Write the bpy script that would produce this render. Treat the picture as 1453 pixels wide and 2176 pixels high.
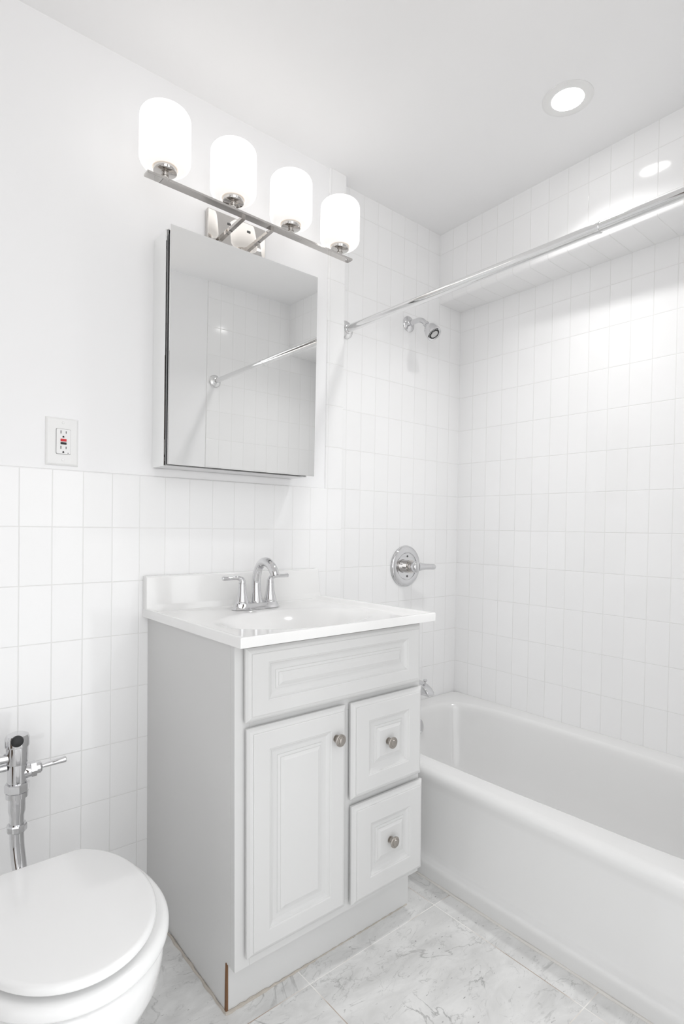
import bpy, bmesh, math, random
from mathutils import Vector, Matrix

random.seed(7)
SC = bpy.context.scene
COL = SC.collection
for o in list(bpy.data.objects):
    bpy.data.objects.remove(o)

# ------------------------------------------------------------------ camera
cam_d = bpy.data.cameras.new('camera')
cam = bpy.data.objects.new('camera', cam_d)
COL.objects.link(cam)
SC.camera = cam
cam_d.sensor_fit = 'VERTICAL'
cam_d.sensor_height = 36.0
cam_d.lens = 1190.7734 / 2176 * 36.0
cam_d.shift_y = 50.587 / 2176
cam_d.clip_start = 0.01
R_ = Vector((0.76636926, -0.64221648, 0.0153675))
U_ = Vector((-0.00139042, 0.02226367, 0.99975117))
W_ = Vector((0.64239881, 0.76619992, -0.01616924))
M = Matrix(((R_.x, U_.x, -W_.x, -0.62342), (R_.y, U_.y, -W_.y, -1.62979), (R_.z, U_.z, -W_.z, 1.12171), (0, 0, 0, 1)))
cam.matrix_world = M

# ------------------------------------------------------------------ world, lights, exposure
WORLD_STRENGTH = 1.47      # white fill from the world, let in by the opening added behind the camera
SHADE_EMIT = 0.98
CAN_EMIT = 14.0            # glowing lens of the downlight
CAN_WATT = 2.35           # what the downlight throws down
vs = SC.view_settings
vs.view_transform = 'Standard'
vs.look = 'None'
vs.gamma = 1.0
vs.use_curve_mapping = False
vs.exposure = 0.54
SC.cycles.max_bounces = 16
SC.cycles.diffuse_bounces = 12
SC.cycles.glossy_bounces = 8
SC.cycles.sample_clamp_indirect = 3.0
w = bpy.data.worlds.new('world')
SC.world = w
w.use_nodes = True
wt = w.node_tree
bg = wt.nodes['Background']
bg.inputs[1].default_value = WORLD_STRENGTH
# invented surroundings beyond the opening: white, brown below, dark strips to streak the chrome
tc = wt.nodes.new('ShaderNodeTexCoord')
sx = wt.nodes.new('ShaderNodeSeparateXYZ')
wt.links.new(tc.outputs['Generated'], sx.inputs[0])
def wmath(op, a, b=None):
    n = wt.nodes.new('ShaderNodeMath')
    n.operation = op
    for i, v in ((0, a), (1, b)):
        if v is None:
            continue
        if isinstance(v, (int, float)):
            n.inputs[i].default_value = v
        else:
            wt.links.new(v, n.inputs[i])
    return n.outputs[0]
def wmix(fac, a, b):
    n = wt.nodes.new('ShaderNodeMix')
    n.data_type = 'RGBA'
    wt.links.new(fac, n.inputs['Factor'])
    if isinstance(a, tuple):
        n.inputs[6].default_value = a
    else:
        wt.links.new(a, n.inputs[6])
    n.inputs[7].default_value = b
    return n.outputs[2]
az = wmath('ARCTAN2', sx.outputs[0], wmath('MULTIPLY', sx.outputs[1], -1.0))
colr = wmix(wmath('LESS_THAN', sx.outputs[2], -0.42), (0.985, 0.995, 1.0, 1), (0.42, 0.39, 0.36, 1))
for a0, wd in ((-0.02, 0.055), (0.36, 0.03), (-0.62, 0.05)):
    colr = wmix(wmath('LESS_THAN', wmath('ABSOLUTE', wmath('SUBTRACT', az, a0)), wd), colr, (0.045, 0.034, 0.027, 1))
wt.links.new(colr, bg.inputs[0])
OPENING_X0, OPENING_X1, OPENING_H = -1.25, 0.50, 2.40  # unseen opening, made wide and tall to let more light in
pl = bpy.data.lights.new('opening_portal', 'AREA')
pl.shape = 'RECTANGLE'
pl.size = OPENING_X1 - OPENING_X0
pl.size_y = OPENING_H
pl.cycles.is_portal = True
po = bpy.data.objects.new('opening_portal', pl)
COL.objects.link(po)
po.location = ((OPENING_X0 + OPENING_X1) / 2, -1.598, OPENING_H / 2)
po.rotation_euler = (math.radians(90), 0, 0)      # shines towards +Y

# ------------------------------------------------------------------ materials
def mat(name, color=(0.8, 0.8, 0.8), rough=0.5, metal=0.0, spec=0.5, emit=None, es=0.0, coat=0.0):
    m = bpy.data.materials.new(name)
    m.use_nodes = True
    b = m.node_tree.nodes['Principled BSDF']
    b.inputs['Base Color'].default_value = (*color, 1)
    b.inputs['Roughness'].default_value = rough
    b.inputs['Metallic'].default_value = metal
    b.inputs['Specular IOR Level'].default_value = spec
    b.inputs['Coat Weight'].default_value = coat
    if emit:
        b.inputs['Emission Color'].default_value = (*emit, 1)
        b.inputs['Emission Strength'].default_value = es
    return m

class NT:
    def __init__(s, m):
        s.t = m.node_tree
        s.b = s.t.nodes['Principled BSDF']
    def n(s, typ, **k):
        x = s.t.nodes.new(typ)
        for a, v in k.items():
            if a.startswith('i_'):
                x.inputs[a[2:]].default_value = v
            else:
                setattr(x, a, v)
        return x
    def l(s, a, b):
        s.t.links.new(a, b)
    def pos(s):
        g = s.n('ShaderNodeTexCoord')
        return g.outputs['Object']

def noisy(m, scale=40, strength=0.03, dist=0.001, rough_var=0.0):
    t = NT(m)
    nz = t.n('ShaderNodeTexNoise')
    nz.inputs['Scale'].default_value = scale
    nz.inputs['Detail'].default_value = 3
    t.l(t.pos(), nz.inputs['Vector'])
    bp = t.n('ShaderNodeBump')
    bp.inputs['Strength'].default_value = strength
    bp.inputs['Distance'].default_value = dist
    t.l(nz.outputs['Fac'], bp.inputs['Height'])
    t.l(bp.outputs['Normal'], t.b.inputs['Normal'])
    return m

PW, PH = 0.0772554, 0.154
def tile_mat(name, u, v, u0, v0):
    """glazed white 3x6 tiles in stack bond; u, v name the axes that run along and up the wall"""
    m = mat(name, (0.84, 0.84, 0.835), 0.10, spec=0.5)
    t = NT(m)
    sep = t.n('ShaderNodeSeparateXYZ')
    t.l(t.pos(), sep.inputs[0])
    com = t.n('ShaderNodeCombineXYZ')
    for ax, off, k in ((u, u0, 0), (v, v0, 1)):
        a = t.n('ShaderNodeMath', operation='SUBTRACT')
        t.l(sep.outputs['XYZ'.index(ax)], a.inputs[0])
        a.inputs[1].default_value = off
        t.l(a.outputs[0], com.inputs[k])
    br = t.n('ShaderNodeTexBrick')
    br.offset = 0.0
    br.squash = 1.0
    br.inputs['Color1'].default_value = (0.90, 0.90, 0.903, 1)
    br.inputs['Color2'].default_value = (0.88, 0.88, 0.882, 1)
    br.inputs['Mortar'].default_value = (0.79, 0.79, 0.78, 1)
    br.inputs['Scale'].default_value = 1.0
    br.inputs['Mortar Size'].default_value = 0.0009
    br.inputs['Mortar Smooth'].default_value = 0.35
    br.inputs['Bias'].default_value = -0.2
    br.inputs['Brick Width'].default_value = PW
    br.inputs['Row Height'].default_value = PH
    t.l(com.outputs[0], br.inputs['Vector'])
    t.l(br.outputs['Color'], t.b.inputs['Base Color'])
    # soft pillowed edges of each tile, then a faint ripple of the glaze
    br2 = t.n('ShaderNodeTexBrick')
    br2.offset = 0.0
    br2.squash = 1.0
    br2.inputs['Scale'].default_value = 1.0
    br2.inputs['Mortar Size'].default_value = 0.0022
    br2.inputs['Mortar Smooth'].default_value = 1.0
    br2.inputs['Brick Width'].default_value = PW
    br2.inputs['Row Height'].default_value = PH
    t.l(com.outputs[0], br2.inputs['Vector'])
    inv = t.n('ShaderNodeMath', operation='SUBTRACT')
    inv.inputs[0].default_value = 1.0
    t.l(br2.outputs['Fac'], inv.inputs[1])
    bp = t.n('ShaderNodeBump')
    bp.inputs['Strength'].default_value = 0.55
    bp.inputs['Distance'].default_value = 0.0012
    t.l(inv.outputs[0], bp.inputs['Height'])
    nz = t.n('ShaderNodeTexNoise')
    nz.inputs['Scale'].default_value = 9.0
    nz.inputs['Detail'].default_value = 1.0
    t.l(t.pos(), nz.inputs['Vector'])
    bp2 = t.n('ShaderNodeBump')
    bp2.inputs['Strength'].default_value = 0.10
    bp2.inputs['Distance'].default_value = 0.01
    t.l(nz.outputs['Fac'], bp2.inputs['Height'])
    t.l(bp.outputs['Normal'], bp2.inputs['Normal'])
    t.l(bp2.outputs['Normal'], t.b.inputs['Normal'])
    rg = t.n('ShaderNodeMapRange')
    rg.inputs['To Min'].default_value = 0.09
    rg.inputs['To Max'].default_value = 0.6
    t.l(br.outputs['Fac'], rg.inputs['Value'])
    t.l(rg.outputs[0], t.b.inputs['Roughness'])
    return m

def marble_mat():
    m = mat('marble_tiles', (0.7, 0.7, 0.69), 0.22)
    t = NT(m)
    P = t.pos()
    mp = t.n('ShaderNodeMapping')
    mp.inputs['Location'].default_value = (-0.2, 0.552, 0)
    t.l(P, mp.inputs['Vector'])
    br = t.n('ShaderNodeTexBrick')
    br.offset = 0.0
    br.squash = 1.0
    br.inputs['Color1'].default_value = (0, 0, 0, 1)
    br.inputs['Color2'].default_value = (1, 1, 1, 1)
    br.inputs['Mortar'].default_value = (0.5, 0.5, 0.5, 1)
    br.inputs['Scale'].default_value = 1.0
    br.inputs['Mortar Size'].default_value = 0.0012
    br.inputs['Mortar Smooth'].default_value = 0.1
    br.inputs['Brick Width'].default_value = 0.4605
    br.inputs['Row Height'].default_value = 0.4585
    t.l(mp.outputs[0], br.inputs['Vector'])
    # every slab has its own veining: shift the pattern by the slab's random grey
    sh = t.n('ShaderNodeVectorMath', operation='SCALE')
    t.l(br.outputs['Color'], sh.inputs[0])
    sh.inputs['Scale'].default_value = 7.0
    ad = t.n('ShaderNodeVectorMath', operation='ADD')
    t.l(P, ad.inputs[0])
    t.l(sh.outputs[0], ad.inputs[1])
    V = ad.outputs[0]
    st = t.n('ShaderNodeMapping')
    st.inputs['Rotation'].default_value = (0, 0, 0.5)
    st.inputs['Scale'].default_value = (1.0, 2.2, 1.0)
    t.l(V, st.inputs['Vector'])
    cl = t.n('ShaderNodeTexNoise')
    cl.inputs['Scale'].default_value = 6.5
    cl.inputs['Detail'].default_value = 6
    cl.inputs['Roughness'].default_value = 0.6
    cl.inputs['Distortion'].default_value = 0.6
    t.l(st.outputs[0], cl.inputs['Vector'])
    r1 = t.n('ShaderNodeValToRGB')
    r1.color_ramp.elements[0].position = 0.30
    r1.color_ramp.elements[0].color = (0.60, 0.60, 0.595, 1)
    r1.color_ramp.elements[1].position = 0.62
    r1.color_ramp.elements[1].color = (0.77, 0.77, 0.765, 1)
    t.l(cl.outputs['Fac'], r1.inputs[0])
    # thin veins: the zero line of a distorted noise
    def vein(scale, width, dark, detail, dist, src):
        nz = t.n('ShaderNodeTexNoise')
        nz.inputs['Scale'].default_value = scale
        nz.inputs['Detail'].default_value = detail
        nz.inputs['Roughness'].default_value = 0.55
        nz.inputs['Distortion'].default_value = dist
        t.l(src, nz.inputs['Vector'])
        a = t.n('ShaderNodeMath', operation='SUBTRACT')
        t.l(nz.outputs['Fac'], a.inputs[0])
        a.inputs[1].default_value = 0.5
        b = t.n('ShaderNodeMath', operation='ABSOLUTE')
        t.l(a.outputs[0], b.inputs[0])
        r = t.n('ShaderNodeMapRange')
        r.inputs['From Min'].default_value = 0.0
        r.inputs['From Max'].default_value = width
        r.inputs['To Min'].default_value = dark
        r.inputs['To Max'].default_value = 0.0
        t.l(b.outputs[0], r.inputs['Value'])
        # broken up: veins fade in and out
        k = t.n('ShaderNodeTexNoise')
        k.inputs['Scale'].default_value = scale * 1.7
        k.inputs['Detail'].default_value = 2
        t.l(V, k.inputs['Vector'])
        kr = t.n('ShaderNodeMapRange')
        kr.inputs['From Min'].default_value = 0.45
        kr.inputs['From Max'].default_value = 0.68
        t.l(k.outputs['Fac'], kr.inputs['Value'])
        x = t.n('ShaderNodeMath', operation='MULTIPLY')
        t.l(r.outputs[0], x.inputs[0])
        t.l(kr.outputs[0], x.inputs[1])
        return x.outputs[0]
    v1 = vein(4.2, 0.011, 0.55, 7, 0.8, V)
    v2 = vein(13.0, 0.022, 0.42, 6, 1.2, st.outputs[0])
    sp = t.n('ShaderNodeTexNoise')
    sp.inputs['Scale'].default_value = 62.0
    sp.inputs['Detail'].default_value = 2
    t.l(st.outputs[0], sp.inputs['Vector'])
    spr = t.n('ShaderNodeMapRange')
    spr.inputs['From Min'].default_value = 0.70
    spr.inputs['From Max'].default_value = 0.79
    spr.inputs['To Max'].default_value = 0.8
    t.l(sp.outputs['Fac'], spr.inputs['Value'])
    s1 = t.n('ShaderNodeMath', operation='ADD')
    t.l(v1, s1.inputs[0])
    t.l(v2, s1.inputs[1])
    s2 = t.n('ShaderNodeMath', operation='ADD', use_clamp=True)
    t.l(s1.outputs[0], s2.inputs[0])
    t.l(spr.outputs[0], s2.inputs[1])
    mx = t.n('ShaderNodeMix', data_type='RGBA')
    t.l(s2.outputs[0], mx.inputs['Factor'])
    t.l(r1.outputs[0], mx.inputs[6])
    mx.inputs[7].default_value = (0.15, 0.15, 0.15, 1)
    # grout, brownish in places
    gn = t.n('ShaderNodeTexNoise')
    gn.inputs['Scale'].default_value = 5.0
    t.l(P, gn.inputs['Vector'])
    gr = t.n('ShaderNodeValToRGB')
    gr.color_ramp.elements[0].position = 0.42
    gr.color_ramp.elements[0].color = (0.42, 0.34, 0.28, 1)
    gr.color_ramp.elements[1].position = 0.56
    gr.color_ramp.elements[1].color = (0.86, 0.85, 0.83, 1)
    t.l(gn.outputs['Fac'], gr.inputs[0])
    mg = t.n('ShaderNodeMix', data_type='RGBA')
    t.l(br.outputs['Fac'], mg.inputs['Factor'])
    t.l(mx.outputs[2], mg.inputs[6])
    t.l(gr.outputs[0], mg.inputs[7])
    t.l(mg.outputs[2], t.b.inputs['Base Color'])
    rg = t.n('ShaderNodeMapRange')
    rg.inputs['To Min'].default_value = 0.25
    rg.inputs['To Max'].default_value = 0.8
    t.l(br.outputs['Fac'], rg.inputs['Value'])
    t.l(rg.outputs[0], t.b.inputs['Roughness'])
    return m

PLASTER = noisy(mat('painted_plaster', (0.90, 0.90, 0.907), 0.55, spec=0.3), 60, 0.03)
CEIL = noisy(mat('ceiling_paint', (0.905, 0.905, 0.91), 0.7, spec=0.2), 60, 0.03)
TILE_F = tile_mat('wall_tile_vanity', 'X', 'Z', -0.3354, 1.26356)
TILE_S = tile_mat('wall_tile_shower', 'X', 'Z', 1.02649, 1.26886)
TILE_R = tile_mat('wall_tile_tub', 'Y', 'Z', -0.0303, 1.26886)
TILE_O = tile_mat('wall_tile_far', 'X', 'Z', 0.75, 1.26886)
TILE_B = tile_mat('soffit_tile_under', 'Y', 'X', -0.0303, 1.335)
MARBLE = marble_mat()
CHROME = noisy(mat('chrome', (0.70, 0.70, 0.71), 0.05, 1.0), 30, 0.01)
NICKEL = noisy(mat('polished_nickel', (0.62, 0.60, 0.58), 0.04, 1.0), 30, 0.01)
BRUSHED = noisy(mat('brushed_nickel', (0.44, 0.41, 0.38), 0.32, 1.0), 300, 0.05)
STEEL = noisy(mat('rod_steel', (0.80, 0.80, 0.80), 0.10, 1.0), 60, 0.01)
MIRROR = noisy(mat('mirror_silver', (0.92, 0.925, 0.92), 0.0, 1.0), 1, 0.0)
GLASSEDGE = noisy(mat('glass_edge', (0.75, 0.80, 0.78), 0.15), 40, 0.02)
CABPAINT = noisy(mat('cabinet_thermofoil', (0.655, 0.655, 0.652), 0.38, spec=0.4), 220, 0.04, 0.0006)
MARBLETOP = noisy(mat('cultured_marble_white', (0.86, 0.86, 0.855), 0.10, coat=0.3), 20, 0.01)
PORCELAIN = noisy(mat('porcelain', (0.85, 0.85, 0.85), 0.08, coat=0.4), 12, 0.02)
SEATWHITE = noisy(mat('seat_enamel', (0.84, 0.84, 0.84), 0.16), 12, 0.02)
ENAMEL = noisy(mat('tub_enamel', (0.79, 0.79, 0.788), 0.13, coat=0.2), 14, 0.02)
PLASTIC = noisy(mat('white_plastic', (0.84, 0.84, 0.835), 0.35), 80, 0.01)
RED = noisy(mat('red_plastic', (0.62, 0.015, 0.025), 0.4), 80, 0.01)
BLACK = noisy(mat('black_plastic', (0.008, 0.008, 0.009), 0.45), 80, 0.02)
DARK = noisy(mat('dark_shade_and_frame', (0.03, 0.03, 0.032), 0.6), 80, 0.02)
SLOT = noisy(mat('slot_shadow', (0.10, 0.10, 0.10), 0.7), 80, 0.02)
HINGE = noisy(mat('hinge_steel', (0.45, 0.45, 0.45), 0.35, 1.0), 90, 0.02)
RUST = noisy(mat('swollen_particle_board', (0.17, 0.085, 0.04), 0.9), 300, 0.5, 0.002)
CAULK = noisy(mat('old_caulk', (0.50, 0.46, 0.41), 0.7), 160, 0.6, 0.003)
CAULKW = noisy(mat('white_caulk', (0.72, 0.70, 0.67), 0.6), 160, 0.4, 0.002)
BRASS = noisy(mat('worn_brass', (0.55, 0.45, 0.30), 0.35, 1.0), 90, 0.03)

def shade_mat():
    """opal glass lit by the bulb inside: a little dimmer and creamier down by the socket"""
    m = mat('opal_glass', (0.30, 0.29, 0.28), 0.22, emit=(1.0, 0.982, 0.96), es=SHADE_EMIT)
    t = NT(m)
    sep = t.n('ShaderNodeSeparateXYZ')
    t.l(t.pos(), sep.inputs[0])
    mr = t.n('ShaderNodeMapRange', interpolation_type='SMOOTHSTEP')
    mr.inputs['From Min'].default_value = 0.020
    mr.inputs['From Max'].default_value = 0.110
    mr.inputs['To Min'].default_value = 0.56
    mr.inputs['To Max'].default_value = SHADE_EMIT
    t.l(sep.outputs[2], mr.inputs['Value'])
    t.l(mr.outputs[0], t.b.inputs['Emission Strength'])
    return m
OPAL = shade_mat()
NECK = noisy(mat('opal_glass_neck', (0.80, 0.74, 0.68), 0.15, emit=(1.0, 0.90, 0.80), es=0.35), 40, 0.01)
LENS = noisy(mat('downlight_lens', (0.9, 0.9, 0.9), 0.4, emit=(1.0, 0.99, 0.97), es=CAN_EMIT), 20, 0.0)

# ------------------------------------------------------------------ mesh helpers
def obj(name, bm, material, parent=None, smooth=True, angle=35):
    bmesh.ops.recalc_face_normals(bm, faces=bm.faces)
    me = bpy.data.meshes.new(name)
    bm.to_mesh(me)
    bm.free()
    o = bpy.data.objects.new(name, me)
    COL.objects.link(o)
    me.materials.append(material)
    if smooth:
        for p in me.polygons:
            p.use_smooth = True
        me.set_sharp_from_angle(angle=math.radians(angle))
    if parent is not None:
        o.parent = parent
        o.matrix_parent_inverse = Matrix.Translation(-parent.location) if parent.type == 'EMPTY' else Matrix()
        if parent.type != 'EMPTY':
            o.matrix_parent_inverse = parent.matrix_parent_inverse.inverted() if False else Matrix()
    return o

def thing(name, label, cat, loc, group=None):
    o = bpy.data.objects.new(name, None)
    o.empty_display_size = 0.05
    COL.objects.link(o)
    o.location = loc
    o['label'] = label
    o['category'] = cat
    if group:
        o['group'] = group
    return o

def part(name, bm, material, t, **k):
    """a part: geometry is written in room coordinates; t is the thing's Empty, or a part of it"""
    root = t
    while root.parent is not None:
        root = root.parent
    off = Vector(root.location)
    bmesh.ops.translate(bm, verts=bm.verts, vec=-off)
    o = obj(name, bm, material, None, **k)
    o.parent = t
    return o

def struct(name, bm, material, **k):
    o = obj(name, bm, material, None, **k)
    o['kind'] = 'structure'
    return o

def box(bm, x0, x1, y0, y1, z0, z1, bevel=0.0, seg=2, edges=None):
    vs_ = [bm.verts.new((x, y, z)) for x in (x0, x1) for y in (y0, y1) for z in (z0, z1)]
    idx = ((0, 1, 3, 2), (4, 6, 7, 5), (0, 4, 5, 1), (2, 3, 7, 6), (0, 2, 6, 4), (1, 5, 7, 3))
    fs = [bm.faces.new([vs_[i] for i in f]) for f in idx]
    if bevel > 0:
        es = set()
        for f in fs:
            for e in f.edges:
                if edges is None or edges(e):
                    es.add(e)
        bmesh.ops.bevel(bm, geom=list(es), offset=bevel, segments=seg, profile=0.5, affect='EDGES')
    return bm

def B(*a, **k):
    return box(bmesh.new(), *a, **k)

def frame_from(axis):
    a = Vector(axis).normalized()
    h = Vector((0, 0, 1)) if abs(a.z) < 0.9 else Vector((1, 0, 0))
    u = a.cross(h).normalized()
    v = a.cross(u).normalized()
    return a, u, v

def lathe(bm, origin, axis, prof, seg=40, cap=(True, True)):
    """prof: list of (distance along axis, radius)"""
    a, u, v = frame_from(axis)
    o = Vector(origin)
    rings = []
    for d, r in prof:
        if r <= 1e-6:
            rings.append([bm.verts.new(o + a * d)])
        else:
            rings.append([bm.verts.new(o + a * d + (u * math.cos(2 * math.pi * i / seg) + v * math.sin(2 * math.pi * i / seg)) * r) for i in range(seg)])
    for A, C in zip(rings, rings[1:]):
        if len(A) == 1 and len(C) == 1:
            continue
        if len(A) == 1:
            for i in range(seg):
                bm.faces.new((A[0], C[i], C[(i + 1) % seg]))
        elif len(C) == 1:
            for i in range(seg):
                bm.faces.new((A[i], A[(i + 1) % seg], C[0]))
        else:
            for i in range(seg):
                bm.faces.new((A[i], A[(i + 1) % seg], C[(i + 1) % seg], C[i]))
    if cap[0] and len(rings[0]) > 1:
        bm.faces.new(rings[0][::-1])
    if cap[1] and len(rings[-1]) > 1:
        bm.faces.new(rings[-1])
    return bm

def L(*a, **k):
    return lathe(bmesh.new(), *a, **k)

def catmull(pts, n=8):
    P = [Vector(p) for p in pts]
    out = []
    for i in range(len(P) - 1):
        p0 = P[i - 1] if i else P[0] * 2 - P[1]
        p1, p2 = P[i], P[i + 1]
        p3 = P[i + 2] if i + 2 < len(P) else p2 * 2 - p1
        for k in range(n):
            t = k / n
            out.append(0.5 * ((2 * p1) + (p2 - p0) * t + (2 * p0 - 5 * p1 + 4 * p2 - p3) * t * t + (3 * p1 - p0 - 3 * p2 + p3) * t ** 3))
    out.append(P[-1])
    return out

def tube(bm, pts, rad, seg=24, squash=None, cap=True, smooth_n=8):
    """pts: control points; rad: radius per control point (interpolated along the spline)"""
    C = catmull(pts, smooth_n)
    R = []
    for i in range(len(pts) - 1):
        for k in range(smooth_n):
            t = k / smooth_n
            R.append(rad[i] * (1 - t) + rad[i + 1] * t)
    R.append(rad[-1])
    tan = [(C[min(i + 1, len(C) - 1)] - C[max(i - 1, 0)]).normalized() for i in range(len(C))]
    a, u, v = frame_from(tan[0])
    rings = []
    for i, c in enumerate(C):
        t = tan[i]
        u = (u - t * u.dot(t)).normalized()
        v = t.cross(u)
        rings.append([bm.verts.new(c + (u * math.cos(2 * math.pi * k / seg) + v * math.sin(2 * math.pi * k / seg)) * R[i]) for k in range(seg)])
    for A, D in zip(rings, rings[1:]):
        for i in range(seg):
            bm.faces.new((A[i], A[(i + 1) % seg], D[(i + 1) % seg], D[i]))
    if cap:
        bm.faces.new(rings[0][::-1])
        bm.faces.new(rings[-1])
    return bm

def T(*a, **k):
    return tube(bmesh.new(), *a, **k)

def loft(bm, rings, cap=(True, True)):
    vr = [[bm.verts.new(p) for p in r] for r in rings]
    n = len(vr[0])
    for A, D in zip(vr, vr[1:]):
        for i in range(n):
            bm.faces.new((A[i], A[(i + 1) % n], D[(i + 1) % n], D[i]))
    if cap[0]:
        bm.faces.new(vr[0][::-1])
    if cap[1]:
        bm.faces.new(vr[-1])
    return bm

def quadprism(bm, pts_bottom, pts_top):
    a = [bm.verts.new(p) for p in pts_bottom]
    b = [bm.verts.new(p) for p in pts_top]
    n = len(a)
    bm.faces.new(a[::-1])
    bm.faces.new(b)
    for i in range(n):
        bm.faces.new((a[i], a[(i + 1) % n], b[(i + 1) % n], b[i]))
    return bm

def sstep(a, b, x):
    t = max(0.0, min(1.0, (x - a) / (b - a)))
    return t * t * (3 - 2 * t)

# ------------------------------------------------------------------ the room
WX = 1.4878          # tub long wall
WS = 0.0460          # shower end wall (set back a little from the vanity wall)
XE = 0.7376          # where the vanity wall ends and steps back
ZC = 2.4362
YO = -1.478          # opposite wall
ZW = 1.2636          # top of the tiled wainscot
XL = -1.45

struct('floor', B(XL - 0.1, WX + 0.1, -1.62, 0.15, -0.08, 0.0), MARBLE, smooth=False)
struct('ceiling', B(XL - 0.1, WX + 0.1, -1.62, 0.15, ZC, ZC + 0.08), CEIL, smooth=False)
struct('wall_back', B(XL - 0.1, XE - 0.012, 0.006, 0.15, 0.0, ZC), PLASTER, smooth=False)
top_front = lambda e: all(abs(v.co.z - ZW) < 1e-6 and v.co.y < 1e-6 for v in e.verts)
struct('wall_back_wainscot', B(XL - 0.05, XE, 0.0, 0.05, 0.0, ZW, bevel=0.0055, seg=4, edges=top_front), TILE_F)
left_front = lambda e: all(abs(v.co.x - 0.6595) < 1e-6 and v.co.y < 1e-6 for v in e.verts)
struct('trim_1', B(0.6595, XE, 0.0, 0.05, ZW - 0.004, ZC, bevel=0.0055, seg=4, edges=left_front), TILE_F)
struct('wall_shower', B(XE - 0.01, WX + 0.1, WS, 0.15, 0.0, ZC), TILE_S, smooth=False)
struct('wall_right', B(WX, WX + 0.1, -1.62, WS + 0.02, 0.0, ZC), TILE_R, smooth=False)
# tiled soffit high on the tub wall, a little deeper at the near end, with a rounded lower edge
bm = bmesh.new()
ZS = 2.1315
xa, xb = 1.3318, 1.2800
def soff_ring(y, x):
    r = 0.012
    ring = [(x, y, ZC + 0.01)]
    for k in range(5):
        a = math.pi / 2 * k / 4
        ring.append((x + r - r * math.cos(a), y, ZS + r - r * math.sin(a)))
    ring += [(WX + 0.02, y, ZS), (WX + 0.02, y, ZC + 0.01)]
    return ring
loft(bm, [soff_ring(WS + 0.01, xa), soff_ring(-1.49, xb)])
struct('wall_right_soffit', bm, TILE_R)
# wall opposite the mirror: plaster, tiled inside the tub alcove
struct('wall_front', B(OPENING_X1, WX + 0.1, YO - 0.13, YO - 0.006, 0.0, ZC), PLASTER, smooth=False)
struct('wall_front_tile', B(0.75, WX + 0.02, YO - 0.05, YO, 0.0, ZC, bevel=0.005, seg=3, edges=lambda e: all(abs(v.co.x - 0.75) < 1e-6 and abs(v.co.y - YO) < 1e-6 for v in e.verts)), TILE_O)
struct('wall_front_header', B(XL - 0.1, OPENING_X1, YO - 0.13, YO - 0.006, OPENING_H, ZC), PLASTER, smooth=False)
struct('wall_front_pier', B(XL - 0.1, OPENING_X0, YO - 0.13, YO - 0.006, 0.0, OPENING_H), PLASTER, smooth=False)
struct('wall_left', B(XL - 0.1, XL, YO - 0.13, 0.15, 0.0, ZC), PLASTER, smooth=False)

# dark wooden door in the left wall (seen only in the chrome)
WOOD = noisy(mat('dark_wood', (0.10, 0.066, 0.045), 0.4), 30, 0.05)
bm = bmesh.new()
box(bm, XL, XL + 0.035, -0.92, -0.46, 0.008, 2.04, bevel=0.003)
for z0, z1 in ((0.22, 0.90), (1.05, 1.88)):
    for y0, y1 in ((-0.83, -0.55),):
        box(bm, XL + 0.030, XL + 0.042, y0, y1, z0, z1, bevel=0.008)
struct('door_1', bm, WOOD, smooth=False)

# ------------------------------------------------------------------ bathtub
def rr_ring(cx, cy, hx, hy, z, n=72, p=2.0, taper=0.0, pts=None):
    out = []
    for i in range(n):
        a = 2 * math.pi * i / n
        c, s = math.cos(a), math.sin(a)
        x = math.copysign(abs(c) ** (2 / p), c)
        y = math.copysign(abs(s) ** (2 / p), s)
        out.append((cx + hx * x * (1 + taper * y), cy + hy * y, z))
    return out

tub = thing('bathtub', 'white enamel alcove bathtub with rolled rim beside the vanity', 'bathtub', (1.11, -0.716, 0.0))
N = 144
TY0, TY1 = YO + 0.002, WS - 0.002
TX0, TX1 = 0.728, WX - 0.0005
ZR = 0.354
def outer(z, inset_x):
    """rectangle sampled radially so it lofts to the oval basin"""
    out = []
    cx, cy = 1.112, -0.716
    hx0, hx1 = cx - (TX0 + inset_x), TX1 - cx
    hy0, hy1 = cy - TY0, TY1 - cy
    for i in range(N):
        a = 2 * math.pi * i / N
        c, s = math.cos(a), math.sin(a)
        hx = hx1 if c > 0 else hx0
        hy = hy1 if s > 0 else hy0
        # superellipse very close to the rectangle
        p = 40
        x = math.copysign(abs(c) ** (2 / p), c) * hx
        y = math.copysign(abs(s) ** (2 / p), s) * hy
        out.append((cx + x, cy + y, z))
    return out
def inner(z, g, p=4.6, dx=0.0):
    """basin outline shrunk by g; a touch narrower at the near end"""
    out = []
    cx, cy = 1.112, -0.708
    hx, hy = 0.302 - g, 0.700 - g * 1.15
    for i in range(N):
        a = 2 * math.pi * i / N
        c, s = math.cos(a), math.sin(a)
        x = math.copysign(abs(c) ** (2 / p), c) * hx
        y = math.copysign(abs(s) ** (2 / p), s) * hy
        x *= 1 + 0.055 * (y / hy) - (0.012 if y < 0 else 0)
        out.append((cx + x + dx, cy + y, z))
    return out
rings = [outer(0.0, 0.0105), outer(0.020, 0.0075), outer(0.040, 0.0025), outer(0.049, 0.0004), outer(0.056, 0.0), outer(0.060, 0.0015), outer(0.0632, 0.0070), outer(0.0660, 0.0150), outer(0.0700, 0.0205), outer(0.080, 0.0232), outer(0.100, 0.0240), outer(0.285, 0.0215),
         outer(0.300, 0.0170), outer(0.314, 0.0110), outer(0.324, 0.0070), outer(0.334, 0.0065), outer(0.343, 0.0095), outer(0.3495, 0.0165), outer(ZR - 0.0007, 0.0260), outer(ZR, 0.036)]
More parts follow.
